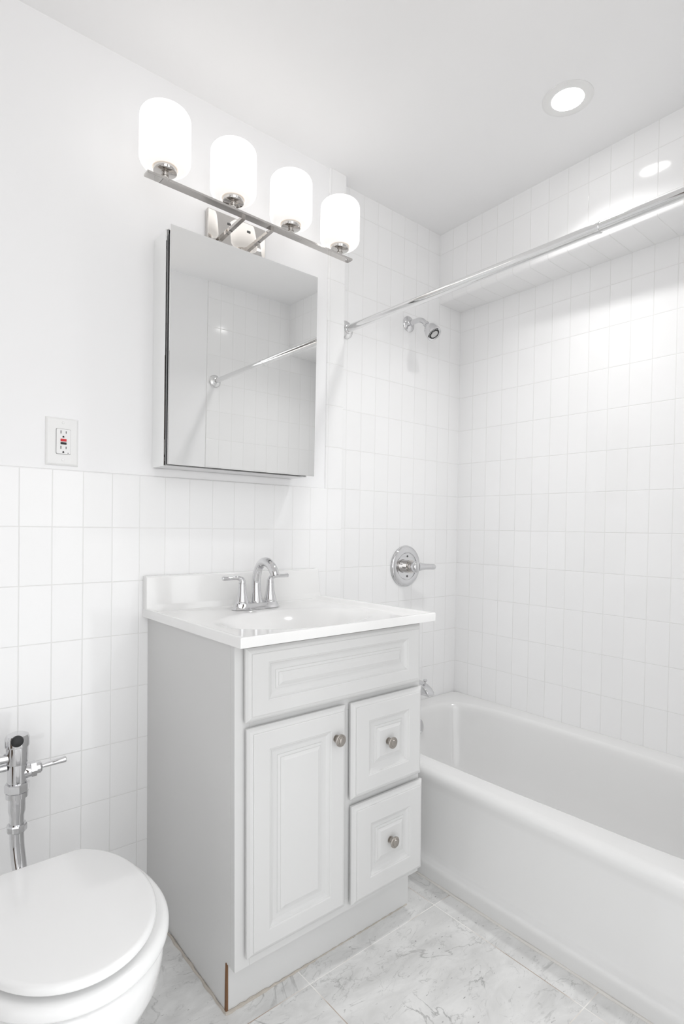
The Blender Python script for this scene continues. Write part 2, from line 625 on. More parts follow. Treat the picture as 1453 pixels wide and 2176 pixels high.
rings += [inner(ZR, 0.0), inner(ZR - 0.0015, 0.007), inner(ZR - 0.006, 0.013), inner(ZR - 0.014, 0.018), inner(ZR - 0.03, 0.022), inner(0.24, 0.036), inner(0.14, 0.055, 4.2), inner(0.075, 0.08, 3.8), inner(0.055, 0.11, 3.6), inner(0.048, 0.16, 3.2)]
bm = bmesh.new()
loft(bm, rings, cap=(False, True))
part('shell', bm, ENAMEL, tub, angle=60)
bm = bmesh.new()
lathe(bm, (1.139, -0.042, 0.283), (0, -1, 0.12), [(0, 0.034), (0.004, 0.034), (0.007, 0.030), (0.008, 0.0)], seg=36)
lathe(bm, (1.150, -0.048, 0.262), (0, -1, 0.12), [(0, 0.005), (0.006, 0.005), (0.008, 0.003)], seg=14)
part('overflow_plate', bm, CHROME, tub)
bm = bmesh.new()
lathe(bm, (1.112, -0.22, 0.0485), (0, 0, 1), [(0, 0.03), (0.002, 0.03), (0.003, 0.022), (0.001, 0.012), (0.001, 0)], seg=30)
part('drain', bm, CHROME, tub)
bm = bmesh.new()
pts = [(TX0 + 0.008 + 0.0012 * math.sin(i * 1.7), TY1 - 0.002 - i * 0.062, 0.001) for i in range(25)]
tube(bm, pts, [0.0042 + 0.0008 * math.sin(i * 2.3) for i in range(25)], seg=10, smooth_n=3)
part('caulk_bead', bm, CAULKW, tub)

# ------------------------------------------------------------------ vanity cabinet
VLOC = Vector((0.3, -0.27, 0.0))
van = thing('vanity_cabinet', 'white raised-panel vanity cabinet under the sink, water-damaged at one foot', 'cabinet', VLOC)
def skew(bm):
    """the old cabinet leans a few millimetres out of square towards the left at the top"""
    for v in bm.verts:
        t = min(1.2, max(0.0, -v.co.y / 0.535))
        z = v.co.z
        if z > 0.853:
            v.co.z = 0.8485 + (-v.co.y / 0.571) * 0.0058
        v.co.x += (1 - t) * (0.0055 - 0.0064 * z) + t * (0.0016 - 0.0138 * z)
    return bm
YF = -0.535
VW = 0.603
bm = bmesh.new()
# side panels (the left one notched for the toe space), bottom, back rail, face frame
for x0, x1 in ((0.0, 0.016), (VW - 0.016, VW)):
    box(bm, x0, x1, YF + 0.019, -0.001, 0.1167, 0.8535)
    box(bm, x0, x1, -0.497, -0.001, 0.0, 0.1167)
box(bm, 0.016, VW - 0.016, YF + 0.019, -0.004, 0.1167, 0.133)
box(bm, 0.016, VW - 0.016, -0.016, -0.004, 0.133, 0.85)
part('carcass', skew(bm), CABPAINT, van, smooth=False)
bm = bmesh.new()
def fr(x0, x1, z0, z1):
    box(bm, x0, x1, YF, YF + 0.019, z0, z1, bevel=0.0007, seg=1)
fr(0.0, 0.0383, 0.1167, 0.8535)
fr(VW - 0.0383, VW, 0.1167, 0.8535)
fr(0.0383, VW - 0.0383, 0.1167, 0.150)
fr(0.0383, VW - 0.0383, 0.648, 0.700)
fr(0.0383, VW - 0.0383, 0.832, 0.8535)
fr(0.288, 0.346, 0.150, 0.648)
fr(0.346, VW - 0.0383, 0.385, 0.425)
part('face_frame', skew(bm), CABPAINT, van, smooth=False)
part('toe_kick', skew(B(0.003, VW - 0.003, -0.4975, -0.480, 0.0, 0.1167)), CABPAINT, van, smooth=False)

def panel_front(x0, x1, z0, z1, P, R, inset=0.0145, dy=0.0):
    """raised-panel front: outer rect, groove rect P, raised field R; each (x0, x1, z0, z1)"""
    bm = bmesh.new()
    O = (x0, x1, z0, z1)
    def ins(rc, d):
        return (rc[0] + d, rc[1] - d, rc[2] + d, rc[3] - d)
    def mixr(a, b, t):
        return tuple(p * (1 - t) + q * t for p, q in zip(a, b))
    yb = YF + dy - 0.0055
    loops = [(ins(O, 0.001), yb), (O, yb - 0.0010), (O, yb - 0.0070), (ins(O, 0.002), yb - 0.0090), (ins(O, 0.006), yb - 0.0120),
             (ins(O, 0.0105), yb - 0.0140), (ins(O, 0.0125), yb - 0.0141), (ins(O, 0.0128), yb - 0.0160), (ins(O, inset), yb - 0.0170),
             (ins(P, -0.002), yb - 0.0170), (P, yb - 0.0157), (mixr(P, R, 0.05), yb - 0.0153), (mixr(P, R, 0.07), yb - 0.0140),
             (mixr(P, R, 0.16), yb - 0.0115), (mixr(P, R, 0.30), yb - 0.0093), (mixr(P, R, 0.48), yb - 0.0083), (mixr(P, R, 0.58), yb - 0.0081),
             (mixr(P, R, 0.60), yb - 0.0103), (mixr(P, R, 0.72), yb - 0.0111), (mixr(P, R, 0.76), yb - 0.0115), (mixr(P, R, 0.78), yb - 0.0133),
             (mixr(P, R, 0.96), yb - 0.0161), (R, yb - 0.0167)]
    rr = []
    for (a, b, c, d), y in loops:
        rr.append([(a, y, c), (b, y, c), (b, y, d), (a, y, d)])
    loft(bm, rr)
    return bm
part('false_drawer_front', skew(panel_front(0.0205, 0.590, 0.6815, 0.8480, (0.077, 0.533, 0.7255, 0.8115), (0.1135, 0.4975, 0.762, 0.776))), CABPAINT, van, angle=12)
door = part('door', skew(panel_front(0.0240, 0.3120, 0.1445, 0.6670, (0.080, 0.258, 0.1955, 0.612), (0.120, 0.2175, 0.2335, 0.576))), CABPAINT, van, angle=12)
dr1 = part('drawer', skew(panel_front(0.3300, 0.5965, 0.4140, 0.6670, (0.388, 0.539, 0.4675, 0.6115), (0.426, 0.501, 0.508, 0.576))), CABPAINT, van, angle=12)
dr2 = part('drawer', skew(panel_front(0.3330, 0.6020, 0.1360, 0.3960, (0.395, 0.544, 0.193, 0.3355), (0.431, 0.510, 0.236, 0.302), dy=-0.001)), CABPAINT, van, angle=12)
def knob(x, z, y, par):
    bm = bmesh.new()
    lathe(bm, (x, y, z), (0, -1, 0), [(0, 0.0095), (0.002, 0.0095), (0.003, 0.006), (0.009, 0.0052), (0.013, 0.0075), (0.0155, 0.0135), (0.0175, 0.0155), (0.0195, 0.0155),
                                       (0.0205, 0.0145), (0.0208, 0.0128), (0.0225, 0.0122), (0.0230, 0.0108), (0.0228, 0.0098), (0.0245, 0.0090), (0.0258, 0.006), (0.0262, 0.0)], seg=40)
    part('knob', skew(bm), BRUSHED, par)
knob(0.274, 0.592, -0.5577, door)
knob(0.4575, 0.5425, -0.5570, dr1)
knob(0.4665, 0.2685, -0.5580, dr2)
# swollen strip where the side panel has split from the toe kick
bm = bmesh.new()
zs_ = [0.0, 0.03, 0.06, 0.09, 0.118]
ws_ = [0.0052, 0.0040, 0.0034, 0.0024, 0.0003]
rings = []
for z, wd in zip(zs_, ws_):
    y = -0.4975
    rings.append([(-0.0022, y + wd + 0.001, z), (-0.0022 * (1 - z / 0.13), y - 0.0012, z), (0.0036, y - 0.0012, z), (0.0036, y + wd + 0.001, z)])
loft(bm, rings)
part('split_edge', skew(bm), RUST, van)['label'] = 'brown swollen split'
bm = bmesh.new()
n = 26
tube(bm, [(-0.0005 + 0.0012 * math.sin(i * 2.1), -0.003 - i * 0.0197, 0.0008) for i in range(n)], [0.0034 + 0.0008 * math.sin(i * 1.3) for i in range(n)], seg=8, smooth_n=2)
pts, rad = [], []
for i in range(46):
    x = -0.002 + i * (VW - 0.004) / 45
    pts.append((x, -0.4985 - 0.0022 * abs(math.sin(i * 1.9)) * (1 if i < 20 else 0.25), 0.0006))
    rad.append(max(0.0008, (0.0045 if i < 9 else 0.0028 if i < 19 else 0.0014) + 0.0012 * math.sin(i * 2.7)))
tube(bm, pts, rad, seg=8, smooth_n=2)
part('caulk_bead', bm, CAULK, van)

# ------------------------------------------------------------------ sink top with integral bowl and backsplash
top = thing('sink_countertop', 'white moulded sink top with oval bowl and backsplash', 'sink', (0.3, -0.285, 0.855))
CX0, CX1, CY0 = -0.0157, 0.6200, -0.5715
NX, NY = 132, 118
def top_z(x, y):
    base = 0.8735 + (-y / 0.571) * 0.0055
    d = min(x - CX0, CX1 - x, y - CY0)
    z = base - 0.0125 * sstep(0.006, 0.040, d) * sstep(0.0, 0.05, 0.6 + y * 0)
    db = -0.026 - y
    z += 0.004 * (1 - sstep(0.0, 0.03, db)) * sstep(0.006, 0.040, d)
    if d < 0.0025:
        z -= 0.0025 - math.sqrt(max(0.0, 0.0025 ** 2 - (0.0025 - d) ** 2))
    r = math.sqrt(((x - 0.300) / 0.222) ** 2 + ((y + 0.342) / 0.148) ** 2)
    if r < 1.12:
        z -= 0.118 * sstep(1.12, 0.30, r) ** 1.15 if False else 0.118 * (1 - sstep(0.22, 1.12, r)) ** 0.9
    return z
def gridpts(a, b, n):
    e = [a, a + 0.0006, a + 0.0014, a + 0.0025]
    f = [b - 0.0025, b - 0.0014, b - 0.0006, b]
    return e + [a + 0.0025 + (b - a - 0.005) * i / (n - 1) for i in range(1, n - 1)] + f
gx = gridpts(CX0, CX1, NX)
gy = [CY0, CY0 + 0.0006, CY0 + 0.0014, CY0 + 0.0025] + [CY0 + 0.0025 + (-0.012 - CY0 - 0.0025) * i / (NY - 1) for i in range(1, NY)] + [-0.001]
bm = bmesh.new()
gv = [[bm.verts.new((x, y, top_z(x, y))) for x in gx] for y in gy]
for j in range(len(gy) - 1):
    for i in range(len(gx) - 1):
        bm.faces.new((gv[j][i], gv[j][i + 1], gv[j + 1][i + 1], gv[j + 1][i]))
def bz(y):
    return 0.8495 + (-y / 0.571) * 0.0058
loop = [gv[0][i] for i in range(len(gx))] + [gv[j][-1] for j in range(1, len(gy))] + [gv[-1][i] for i in range(len(gx) - 2, -1, -1)] + [gv[j][0] for j in range(len(gy) - 2, 0, -1)]
low = [bm.verts.new((v.co.x, v.co.y, bz(v.co.y))) for v in loop]
m_ = len(loop)
for i in range(m_):
    bm.faces.new((loop[i], low[i], low[(i + 1) % m_], loop[(i + 1) % m_]))
# hollow underside around the bowl keeps the slab thin; a recessed bowl shell below
ib = [bm.verts.new((max(0.05, min(0.55, v.co.x)), max(-0.52, min(-0.03, v.co.y)), bz(v.co.y) - 0.0005)) for v in loop]
for i in range(m_):
    try:
        bm.faces.new((low[i], ib[i], ib[(i + 1) % m_], low[(i + 1) % m_]))
    except ValueError:
        pass
part('basin_slab', bm, MARBLETOP, top, angle=50)
bm = bmesh.new()
def bs_ring(z, x1, y_front, r=0.004):
    return [(CX0 + 0.0006, -0.0015, z), (x1, -0.0015, z), (x1, y_front + r, z), (x1 - r * 0.3, y_front + r * 0.3, z), (x1 - r, y_front, z), (CX0 + r, y_front, z), (CX0 + r * 0.3 + 0.0006, y_front + r * 0.3, z), (CX0 + 0.0006, y_front + r, z)]
loft(bm, [bs_ring(0.8632, 0.634, -0.031), bs_ring(0.868, 0.634, -0.030), bs_ring(0.874, 0.627, -0.0275), bs_ring(0.885, 0.6235, -0.026), bs_ring(0.962, 0.6155, -0.0255),
          bs_ring(0.9665, 0.615, -0.0245), bs_ring(0.9690, 0.6145, -0.021)])
for v in bm.verts:
    if v.co.x > 0.60:
        v.co.x = min(v.co.x, 0.6215)
part('backsplash', bm, MARBLETOP, top, angle=45)
bm = bmesh.new()
lathe(bm, (0.300, -0.342, 0.7415), (0, 0, 1), [(0, 0.022), (0.008, 0.0225), (0.0095, 0.020), (0.006, 0.016), (0.006, 0.012), (0.009, 0.011), (0.010, 0.0)], seg=30)
part('drain', bm, CHROME, top)

# ------------------------------------------------------------------ sink faucet
fau = thing('sink_faucet', 'chrome two-handle sink faucet with arched spout', 'faucet', (0.3, -0.115, 0.861))
def stad(hx, hy, z, n=48, p=2.6):
    out = []
    for i in range(n):
        a = 2 * math.pi * i / n
        c, s = math.cos(a), math.sin(a)
        out.append((0.3 + hx * math.copysign(abs(c) ** (2 / p), c), -0.115 + hy * math.copysign(abs(s) ** (2 / p), s), z))
    return out
bm = bmesh.new()
loft(bm, [stad(0.083, 0.0285, 0.8631), stad(0.0835, 0.029, 0.8640), stad(0.082, 0.028, 0.8655), stad(0.079, 0.0255, 0.869), stad(0.0765, 0.0235, 0.875), stad(0.0755, 0.0225, 0.879), stad(0.0745, 0.022, 0.8815), stad(0.072, 0.0195, 0.8830)])
part('base_plate', bm, CHROME, fau)
bm = bmesh.new()
tube(bm, [(0.3, -0.115, 0.881), (0.3, -0.1145, 0.892), (0.3, -0.113, 0.915), (0.3, -0.1135, 0.950), (0.3, -0.124, 0.984), (0.3, -0.146, 1.006), (0.3, -0.174, 1.0105), (0.3, -0.199, 1.000), (0.3, -0.214, 0.984), (0.3, -0.221, 0.971)],
     [0.0225, 0.0185, 0.0155, 0.0140, 0.0135, 0.0138, 0.0142, 0.0142, 0.0138, 0.0133], seg=32)
lathe(bm, (0.3, -0.2212, 0.9708), (0, -0.45, -0.9), [(0, 0.0108), (0.002, 0.0108), (0.002, 0.0)], seg=28)
part('spout', bm, CHROME, fau)
for s in (-1, 1):
    x = 0.3 + s * 0.0510
    bm = bmesh.new()
    lathe(bm, (x, -0.115, 0.8815), (0, 0, 1), [(0, 0.0225), (0.003, 0.0222), (0.004, 0.0212), (0.008, 0.0200), (0.014, 0.0180), (0.024, 0.0155), (0.036, 0.0133), (0.050, 0.0119), (0.0605, 0.0112), (0.0610, 0.0105)], seg=36)
    h = part('handle', bm, CHROME, fau)
    bm = bmesh.new()
    tube(bm, [(x, -0.115, 0.9425), (x, -0.115, 0.949), (x + s * 0.004, -0.115, 0.9555), (x + s * 0.014, -0.115, 0.9600), (x + s * 0.030, -0.115, 0.9605), (x + s * 0.050, -0.115, 0.9600), (x + s * 0.0660, -0.115, 0.9605)],
         [0.0110, 0.0106, 0.0090, 0.0068, 0.0058, 0.0058, 0.0064], seg=24)
    lathe(bm, (x + s * 0.0659, -0.115, 0.9605), (s, 0, 0), [(0, 0.0064), (0.0012, 0.0058), (0.0016, 0.004), (0.0017, 0)], seg=24)
    part('lever', bm, CHROME, h)

# ------------------------------------------------------------------ medicine cabinet
med = thing('medicine_cabinet', 'frameless mirrored medicine cabinet with its door slightly ajar', 'cabinet', (0.26, 0.0, 1.62))
X0, X1, Z0, Z1 = 0.0100, 0.5120, 1.2875, 1.9540
bm = bmesh.new()
box(bm, X0 + 0.0045, X0 + 0.006, -0.086, 0.0055, Z0 + 0.002, Z1 - 0.002)
box(bm, X1 - 0.006, X1 - 0.0045, -0.086, 0.0055, Z0 + 0.002, Z1 - 0.002)
box(bm, X0 + 0.0045, X1 - 0.0045, -0.088, 0.0055, Z0, Z0 + 0.003)
box(bm, X0 + 0.0045, X1 - 0.0045, -0.088, 0.0055, Z1 - 0.003, Z1)
box(bm, X0 + 0.0045, X1 - 0.0045, 0.003, 0.0055, Z0, Z1)
body = part('body', bm, mat('satin_aluminium', (0.78, 0.78, 0.78), 0.3, 0.9), med, smooth=False)
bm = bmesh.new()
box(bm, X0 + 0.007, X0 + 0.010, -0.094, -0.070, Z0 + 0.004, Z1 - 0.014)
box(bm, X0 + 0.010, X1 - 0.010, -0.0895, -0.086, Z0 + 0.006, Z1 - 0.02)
part('gap_shade', bm, DARK, med, smooth=False)  # dark sheets stand in for the shade in the gap behind the door
for x0, x1 in ((X0, X0 + 0.004), (X1 - 0.004, X1)):
    part('side_mirror', B(x0, x1, -0.083, 0.0055, Z0, Z1, bevel=0.0008, seg=1), MIRROR, med, smooth=False)
def door_xf(bm):
    c = Vector((0.262, -0.1165, 1.62))
    a, b = -0.01233, -0.00733
    rot = Matrix.Rotation(a, 4, 'Z') @ Matrix.Rotation(-b, 4, 'X')
    for v in bm.verts:
        v.co = c + rot @ (v.co - c)
    return bm
DX0, DX1, DZ0, DZ1 = 0.0090, 0.5165, 1.2895, 1.9535
bm = door_xf(B(DX0, DX1, -0.1190, -0.1140, DZ0, DZ1, bevel=0.0006, seg=1))
md = part('door', bm, MIRROR, med, smooth=False)
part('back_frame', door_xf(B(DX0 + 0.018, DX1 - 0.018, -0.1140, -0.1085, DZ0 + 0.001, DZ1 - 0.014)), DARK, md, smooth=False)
for z in (1.345, 1.895):
    bm = bmesh.new()
    box(bm, X0 + 0.012, X0 + 0.045, -0.1085, -0.085, z - 0.022, z + 0.022, bevel=0.004)
    box(bm, X0 + 0.0115, X0 + 0.03, -0.1080, -0.094, z - 0.040, z - 0.030, bevel=0.002)
    part('hinge', bm, HINGE, med)

# ------------------------------------------------------------------ vanity light
vl = thing('vanity_light', 'polished nickel four-globe bath light above the mirrored cabinet', 'light', (0.278, 0.006, 2.05))
bm = B(0.170, 0.3805, -0.014, 0.006, 1.985, 2.105, bevel=0.004, seg=3)
pl_ = part('backplate', bm, NICKEL, vl)
for x in (0.2438, 0.3154):
    part('screw', B(x - 0.006, x + 0.006, -0.0155, -0.0138, 2.0735, 2.0800, bevel=0.0005, seg=1), SLOT, pl_)
for xa_, xb_ in ((0.2145, 0.2150), (0.3145, 0.3150)):
    bm = bmesh.new()
    za, zb = 2.021, 2.0285
    quadprism(bm, [(xa_ - 0.006, -0.013, za - 0.006), (xa_ + 0.006, -0.013, za - 0.006), (xa_ + 0.006, -0.013, za + 0.006), (xa_ - 0.006, -0.013, za + 0.006)],
              [(xb_ - 0.006, -0.156, zb - 0.004), (xb_ + 0.006, -0.156, zb - 0.004), (xb_ + 0.006, -0.156, zb + 0.004), (xb_ - 0.006, -0.156, zb + 0.004)])
    lathe(bm, (xa_, -0.060, za + (zb - za) * 0.33), (0, -1, 0.05), [(0, 0.0088), (0.006, 0.0088)], seg=20)
    part('arm', bm, NICKEL, vl, smooth=False)
def barpt(x):
    return 0.0165 * (x - 0.28)          # the bar runs a touch closer to the wall at its right end
bm = B(-0.0785, 0.6350, -0.1690, -0.1420, 2.0325, 2.0392, bevel=0.0008, seg=1)
for v in bm.verts:
    v.co.y += barpt(v.co.x)
part('bar', bm, NICKEL, vl, smooth=False)
for k, x in enumerate((-0.0262, 0.1795, 0.3845, 0.5875)):
    y = -0.1555 + barpt(x)
    bm = bmesh.new()
    lathe(bm, (x, y, 2.042), (0, 0, 1), [(-0.003, 0.0085), (0.006, 0.0085), (0.0065, 0.010), (0.009, 0.010), (0.0095, 0.0075), (0.016, 0.0075)], seg=24)
    lathe(bm, (x, y, 2.0575), (0, 0, 1), [(0, 0.0), (0.0, 0.0285), (0.0008, 0.0300), (0.002, 0.0305), (0.026, 0.0305), (0.0265, 0.028), (0.0265, 0.0)], seg=40)
    part('lamp_holder', bm, NICKEL, vl)
    bm = bmesh.new()
    zb, zt, R = 2.0670, 2.2185, 0.0660
    prof = [(zb + 0.022, 0.0345), (zb + 0.004, 0.0345), (zb, 0.0370)]
    for i in range(1, 9):
        a = math.pi / 2 * i / 8
        prof.append((zb + 0.026 * (1 - math.cos(a)), 0.0405 + 0.026 * math.sin(a)))
    for i in range(0, 9):
        a = math.pi / 2 * i / 8
        prof.append((zt - 0.024 * (1 - math.sin(a)), R - 0.024 * (1 - math.cos(a))))
    prof += [(zt, 0.030), (zt + 0.0003, 0.0)]
    lathe(bm, (x, y, 0.0), (0, 0, 1), prof, seg=56, cap=(False, False))
    sh = part('shade', bm, OPAL, vl, angle=60)
    bm = bmesh.new()
    lathe(bm, (x, y, 0.0), (0, 0, 1), [(zb + 0.002, 0.0310), (zb + 0.002, 0.0335), (zb + 0.0215, 0.0335), (zb + 0.0215, 0.0310)], seg=48, cap=(False, False))
    part('neck', bm, NECK, sh)

# ------------------------------------------------------------------ outlet
out = thing('power_outlet', 'white wall outlet with red and black test buttons', 'outlet', (-0.235, 0.006, 1.336))
bm = bmesh.new()
loft(bm, [[(a, y, c) for a, c in ((-0.2352 - hw, 1.3368 - hh), (-0.2352 + hw, 1.3368 - hh), (-0.2352 + hw, 1.3368 + hh), (-0.2352 - hw, 1.3368 + hh))]
          for hw, hh, y in ((0.0402, 0.0632, 0.006), (0.0402, 0.0632, 0.0035), (0.0390, 0.0620, 0.0010), (0.0360, 0.0590, -0.0012), (0.0345, 0.0575, -0.0016))])
pc = part('cover_plate', bm, PLASTIC, out, smooth=False)
part('socket_gap', B(-0.2512, -0.2150, -0.0019, 0.000, 1.3035, 1.3710, bevel=0.003, seg=3, edges=lambda e: abs(e.verts[0].co.y - e.verts[1].co.y) > 1e-4), SLOT, out, smooth=False)
rc = part('socket_face', B(-0.2504, -0.2158, -0.0042, 0.000, 1.3043, 1.3702, bevel=0.003, seg=3, edges=lambda e: abs(e.verts[0].co.y - e.verts[1].co.y) > 1e-4), PLASTIC, out, smooth=False)
part('button', B(-0.2405, -0.2258, -0.0058, -0.003, 1.3376, 1.3442, bevel=0.0005, seg=1), RED, rc, smooth=False)['label'] = 'red button'
part('button', B(-0.2405, -0.2258, -0.0056, -0.003, 1.3295, 1.3352, bevel=0.0005, seg=1), BLACK, rc, smooth=False)['label'] = 'black button'
for zc in (1.3620, 1.3212):
    for x, h in ((-0.2396, 0.0040), (-0.2268, 0.0031)):
        part('slot', B(x - 0.0010, x + 0.0010, -0.0046, -0.003, zc - h, zc + h), SLOT, rc, smooth=False)
    bm = bmesh.new()
    zq = zc - 0.0124
    base = [(-0.2335 + 0.0023 * math.cos(a), 0, zq + 0.0026 * math.sin(a)) for a in [math.pi * i / 10 for i in range(11)]] + [(-0.2358, 0, zq - 0.0018), (-0.2312, 0, zq - 0.0018)]
    loft(bm, [[(x, -0.003, z) for x, _, z in base], [(x, -0.0047, z) for x, _, z in base]])
    part('ground_hole', bm, BLACK, rc, smooth=False)
part('indicator', L((-0.2218, -0.003, 1.3070), (0, -1, 0), [(0, 0.0011), (0.0018, 0.0011)], seg=14), BLACK, rc)
for z in (1.3872, 1.2890):
    part('screw', L((-0.2337, -0.001, z), (0, -1, 0), [(0, 0.0034), (0.0012, 0.0034), (0.002, 0.0024), (0.0021, 0)], seg=20), PLASTIC, pc)

# ------------------------------------------------------------------ toilet
TCX = -0.354
toi = thing('toilet', 'white toilet with closed lid in front of the flush valve', 'toilet', (TCX, -0.5, 0.0))
def egg(cx, hw, yb, yf, ymid, z, n=96, flat=None, pb=2.2, pf=2.0):
    """outline with different front and back halves; flat cuts the back straight at that y"""
    out = []
    for i in range(n):
        a = 2 * math.pi * i / n
        c, s = math.cos(a), math.sin(a)
        p = pb if s > 0 else pf
        x = hw * math.copysign(abs(c) ** (2 / p), c)
        y = ymid + (yb - ymid if s > 0 else ymid - yf) * math.copysign(abs(s) ** (2 / p), s)
        if flat is not None:
            y = min(y, flat)
        out.append((cx + x, y, z))
    return out
bm = bmesh.new()
P3 = dict(pb=3)
loft(bm, [egg(TCX, 0.100, -0.27, -0.625, -0.43, 0.0, **P3), egg(TCX, 0.098, -0.27, -0.622, -0.43, 0.02, **P3), egg(TCX, 0.084, -0.28, -0.598, -0.43, 0.05, **P3), egg(TCX, 0.083, -0.28, -0.598, -0.44, 0.15, **P3), egg(TCX, 0.089, -0.28, -0.612, -0.46, 0.185, **P3), egg(TCX, 0.106, -0.28, -0.645, -0.48, 0.217, **P3),
          egg(TCX, 0.130, -0.28, -0.690, -0.51, 0.247, pb=2.8), egg(TCX, 0.150, -0.285, -0.726, -0.535, 0.277, pb=2.6), egg(TCX, 0.161, -0.29, -0.743, -0.545, 0.310, pb=2.6), egg(TCX, 0.164, -0.29, -0.748, -0.545, 0.343, pb=2.6), egg(TCX, 0.163, -0.29, -0.747, -0.545, 0.366, pb=2.6),
          egg(TCX, 0.157, -0.295, -0.741, -0.545, 0.372, pb=2.6), egg(TCX, 0.115, -0.36, -0.69, -0.54, 0.372, pb=2.2), egg(TCX, 0.105, -0.37, -0.675, -0.54, 0.34, pb=2.2), egg(TCX, 0.06, -0.42, -0.60, -0.52, 0.26)])
part('bowl', bm, PORCELAIN, toi, angle=60)
def slab(cx, hw, yb, yf, ym, z0, z1, r, flat, crown=0.0, tilt=0.0):
    rings = []
    for k in range(7):
        a = math.pi / 2 * k / 6
        rings.append((r * (1 - math.sin(a)), z0 + r * 0.6 * (1 - math.cos(a))))
    for k in range(7):
        a = math.pi / 2 * k / 6
        rings.append((r * (1 - math.cos(a)), z1 - r * (1 - math.sin(a))))
    rr = []
    for d, z in rings:
        rr.append(egg(cx, hw - d, yb - d, yf + d, ym, z, flat=flat - d))
    for q in (0.8, 0.55, 0.25, 0.05):
        zz = z1 + crown * (1 - q * q)
        rr.append(egg(cx, (hw - r) * q, ym + (yb - r - ym) * q, ym + (yf + r - ym) * q, ym, zz, flat=ym + (flat - r - ym) * q))
    return rr
bm = bmesh.new()
loft(bm, slab(-0.3515, 0.1690, -0.31, -0.754, -0.552, 0.3765, 0.4045, 0.014, -0.345))
part('seat', bm, SEATWHITE, toi, angle=60)
bm = bmesh.new()
loft(bm, slab(-0.3565, 0.1505, -0.335, -0.7505, -0.545, 0.4060, 0.4235, 0.009, -0.357, crown=0.002))
for v in bm.verts:                       # the lid sits a little open at the front
    v.co.z += 0.0105 * (-0.357 - v.co.y) / 0.39
part('lid', bm, SEATWHITE, toi, angle=60)
for s in (-1, 1):
    bm = bmesh.new()
    lathe(bm, (TCX + s * 0.07 - 0.022, -0.352, 0.395), (1, 0, 0), [(0, 0.005), (0.002, 0.006), (0.042, 0.006), (0.044, 0.005)], seg=20)
    part('hinge', bm, SEATWHITE, toi)

# ------------------------------------------------------------------ flush valve
FX, FY = -0.3575, -0.120
flv = thing('flush_valve', 'chrome flush valve with a short lever on the tiled wall', 'flush valve', (FX, FY, 0.5))
ax = (0, 0, 1)
bm = bmesh.new()
lathe(bm, (FX, FY, 0.0), ax, [(0.500, 0.0205), (0.546, 0.0212), (0.547, 0.0225), (0.552, 0.0236), (0.590, 0.0238), (0.5905, 0.0225)], seg=44)
lathe(bm, (FX + 0.012, FY, 0.5225), (1, 0, 0), [(0, 0.017), (0.014, 0.0165), (0.018, 0.0155)], seg=32)
part('valve_body', bm, CHROME, flv)
bm = bmesh.new()
lathe(bm, (FX, FY, 0.0), ax, [(0.588, 0.0225), (0.588, 0.0262), (0.592, 0.0268), (0.608, 0.0262), (0.6145, 0.0235), (0.6180, 0.016), (0.6190, 0.0)], seg=44)
cp = part('cap', bm, CHROME, flv)
bm = bmesh.new()
d = Vector((-0.17, -0.95, 0.12)).normalized()
lathe(bm, Vector((FX, FY, 0.6035)) + d * 0.0205, d, [(0, 0.0125), (0.005, 0.0135), (0.009, 0.0125), (0.011, 0.008), (0.0115, 0)], seg=28)
part('cap_plug', bm, BLACK, cp)['label'] = 'black plug'
def nut(z0, z1, r, sides=8):
    bm = bmesh.new()
    lathe(bm, (FX, FY, 0.0), ax, [(z0, r * 0.93), (z0 + 0.003, r), (z1 - 0.003, r), (z1, r * 0.93)], seg=sides)
    return bm
part('coupling_nut', nut(0.4785, 0.5005, 0.0268), CHROME, flv, angle=20)
bm = bmesh.new()
lathe(bm, (FX, FY, 0.0), ax, [(0.466, 0.0238), (0.4785, 0.0245)], seg=40)
lathe(bm, (FX, FY, 0.0), ax, [(0.395, 0.0158), (0.422, 0.0158), (0.434, 0.0188), (0.466, 0.0190)], seg=40)
part('vacuum_breaker', bm, CHROME, flv)
part('coupling_nut', nut(0.3830, 0.4010, 0.0218, 10), CHROME, flv, angle=20)
bm = bmesh.new()
tube(bm, [(FX, FY, 0.400), (FX, FY, 0.370), (FX + 0.001, FY - 0.004, 0.340), (FX + 0.003, FY - 0.016, 0.305), (FX + 0.003, FY - 0.036, 0.275), (FX + 0.003, FY - 0.065, 0.258), (FX + 0.003, FY - 0.154, 0.255)],
     [0.0158] * 7, seg=28)
part('flush_tube', bm, CHROME, flv)
bm = bmesh.new()
lathe(bm, (FX + 0.028, FY, 0.5235), (1, 0, 0.06), [(0, 0.0165), (0.0005, 0.0185), (0.012, 0.0185), (0.0125, 0.0165)], seg=6)
lathe(bm, (FX + 0.040, FY, 0.5242), (1, 0, 0.06), [(0, 0.0145), (0.008, 0.0145), (0.0115, 0.0125), (0.0135, 0.0085), (0.0137, 0.0)], seg=32)
ha = part('handle_socket', bm, CHROME, flv, angle=25)
bm = bmesh.new()
tube(bm, [(FX + 0.0525, FY, 0.5250), (FX + 0.075, FY, 0.5266), (FX + 0.106, FY, 0.5290)], [0.0050, 0.0060, 0.0078], seg=26)
lathe(bm, (FX + 0.106, FY, 0.5290), (1, 0, 0.07), [(0, 0.0078), (0.0012, 0.0070), (0.0016, 0)], seg=26)
part('lever', bm, CHROME, ha)
bm = bmesh.new()
lathe(bm, (FX - 0.018, FY, 0.5625), (-1, 0, 0), [(0, 0.0125), (0.12, 0.0125)], seg=32)
lathe(bm, (FX - 0.138, FY, 0.500), (0, 0, 1), [(0, 0.019), (0.004, 0.020), (0.095, 0.020), (0.100, 0.016), (0.101, 0)], seg=32)
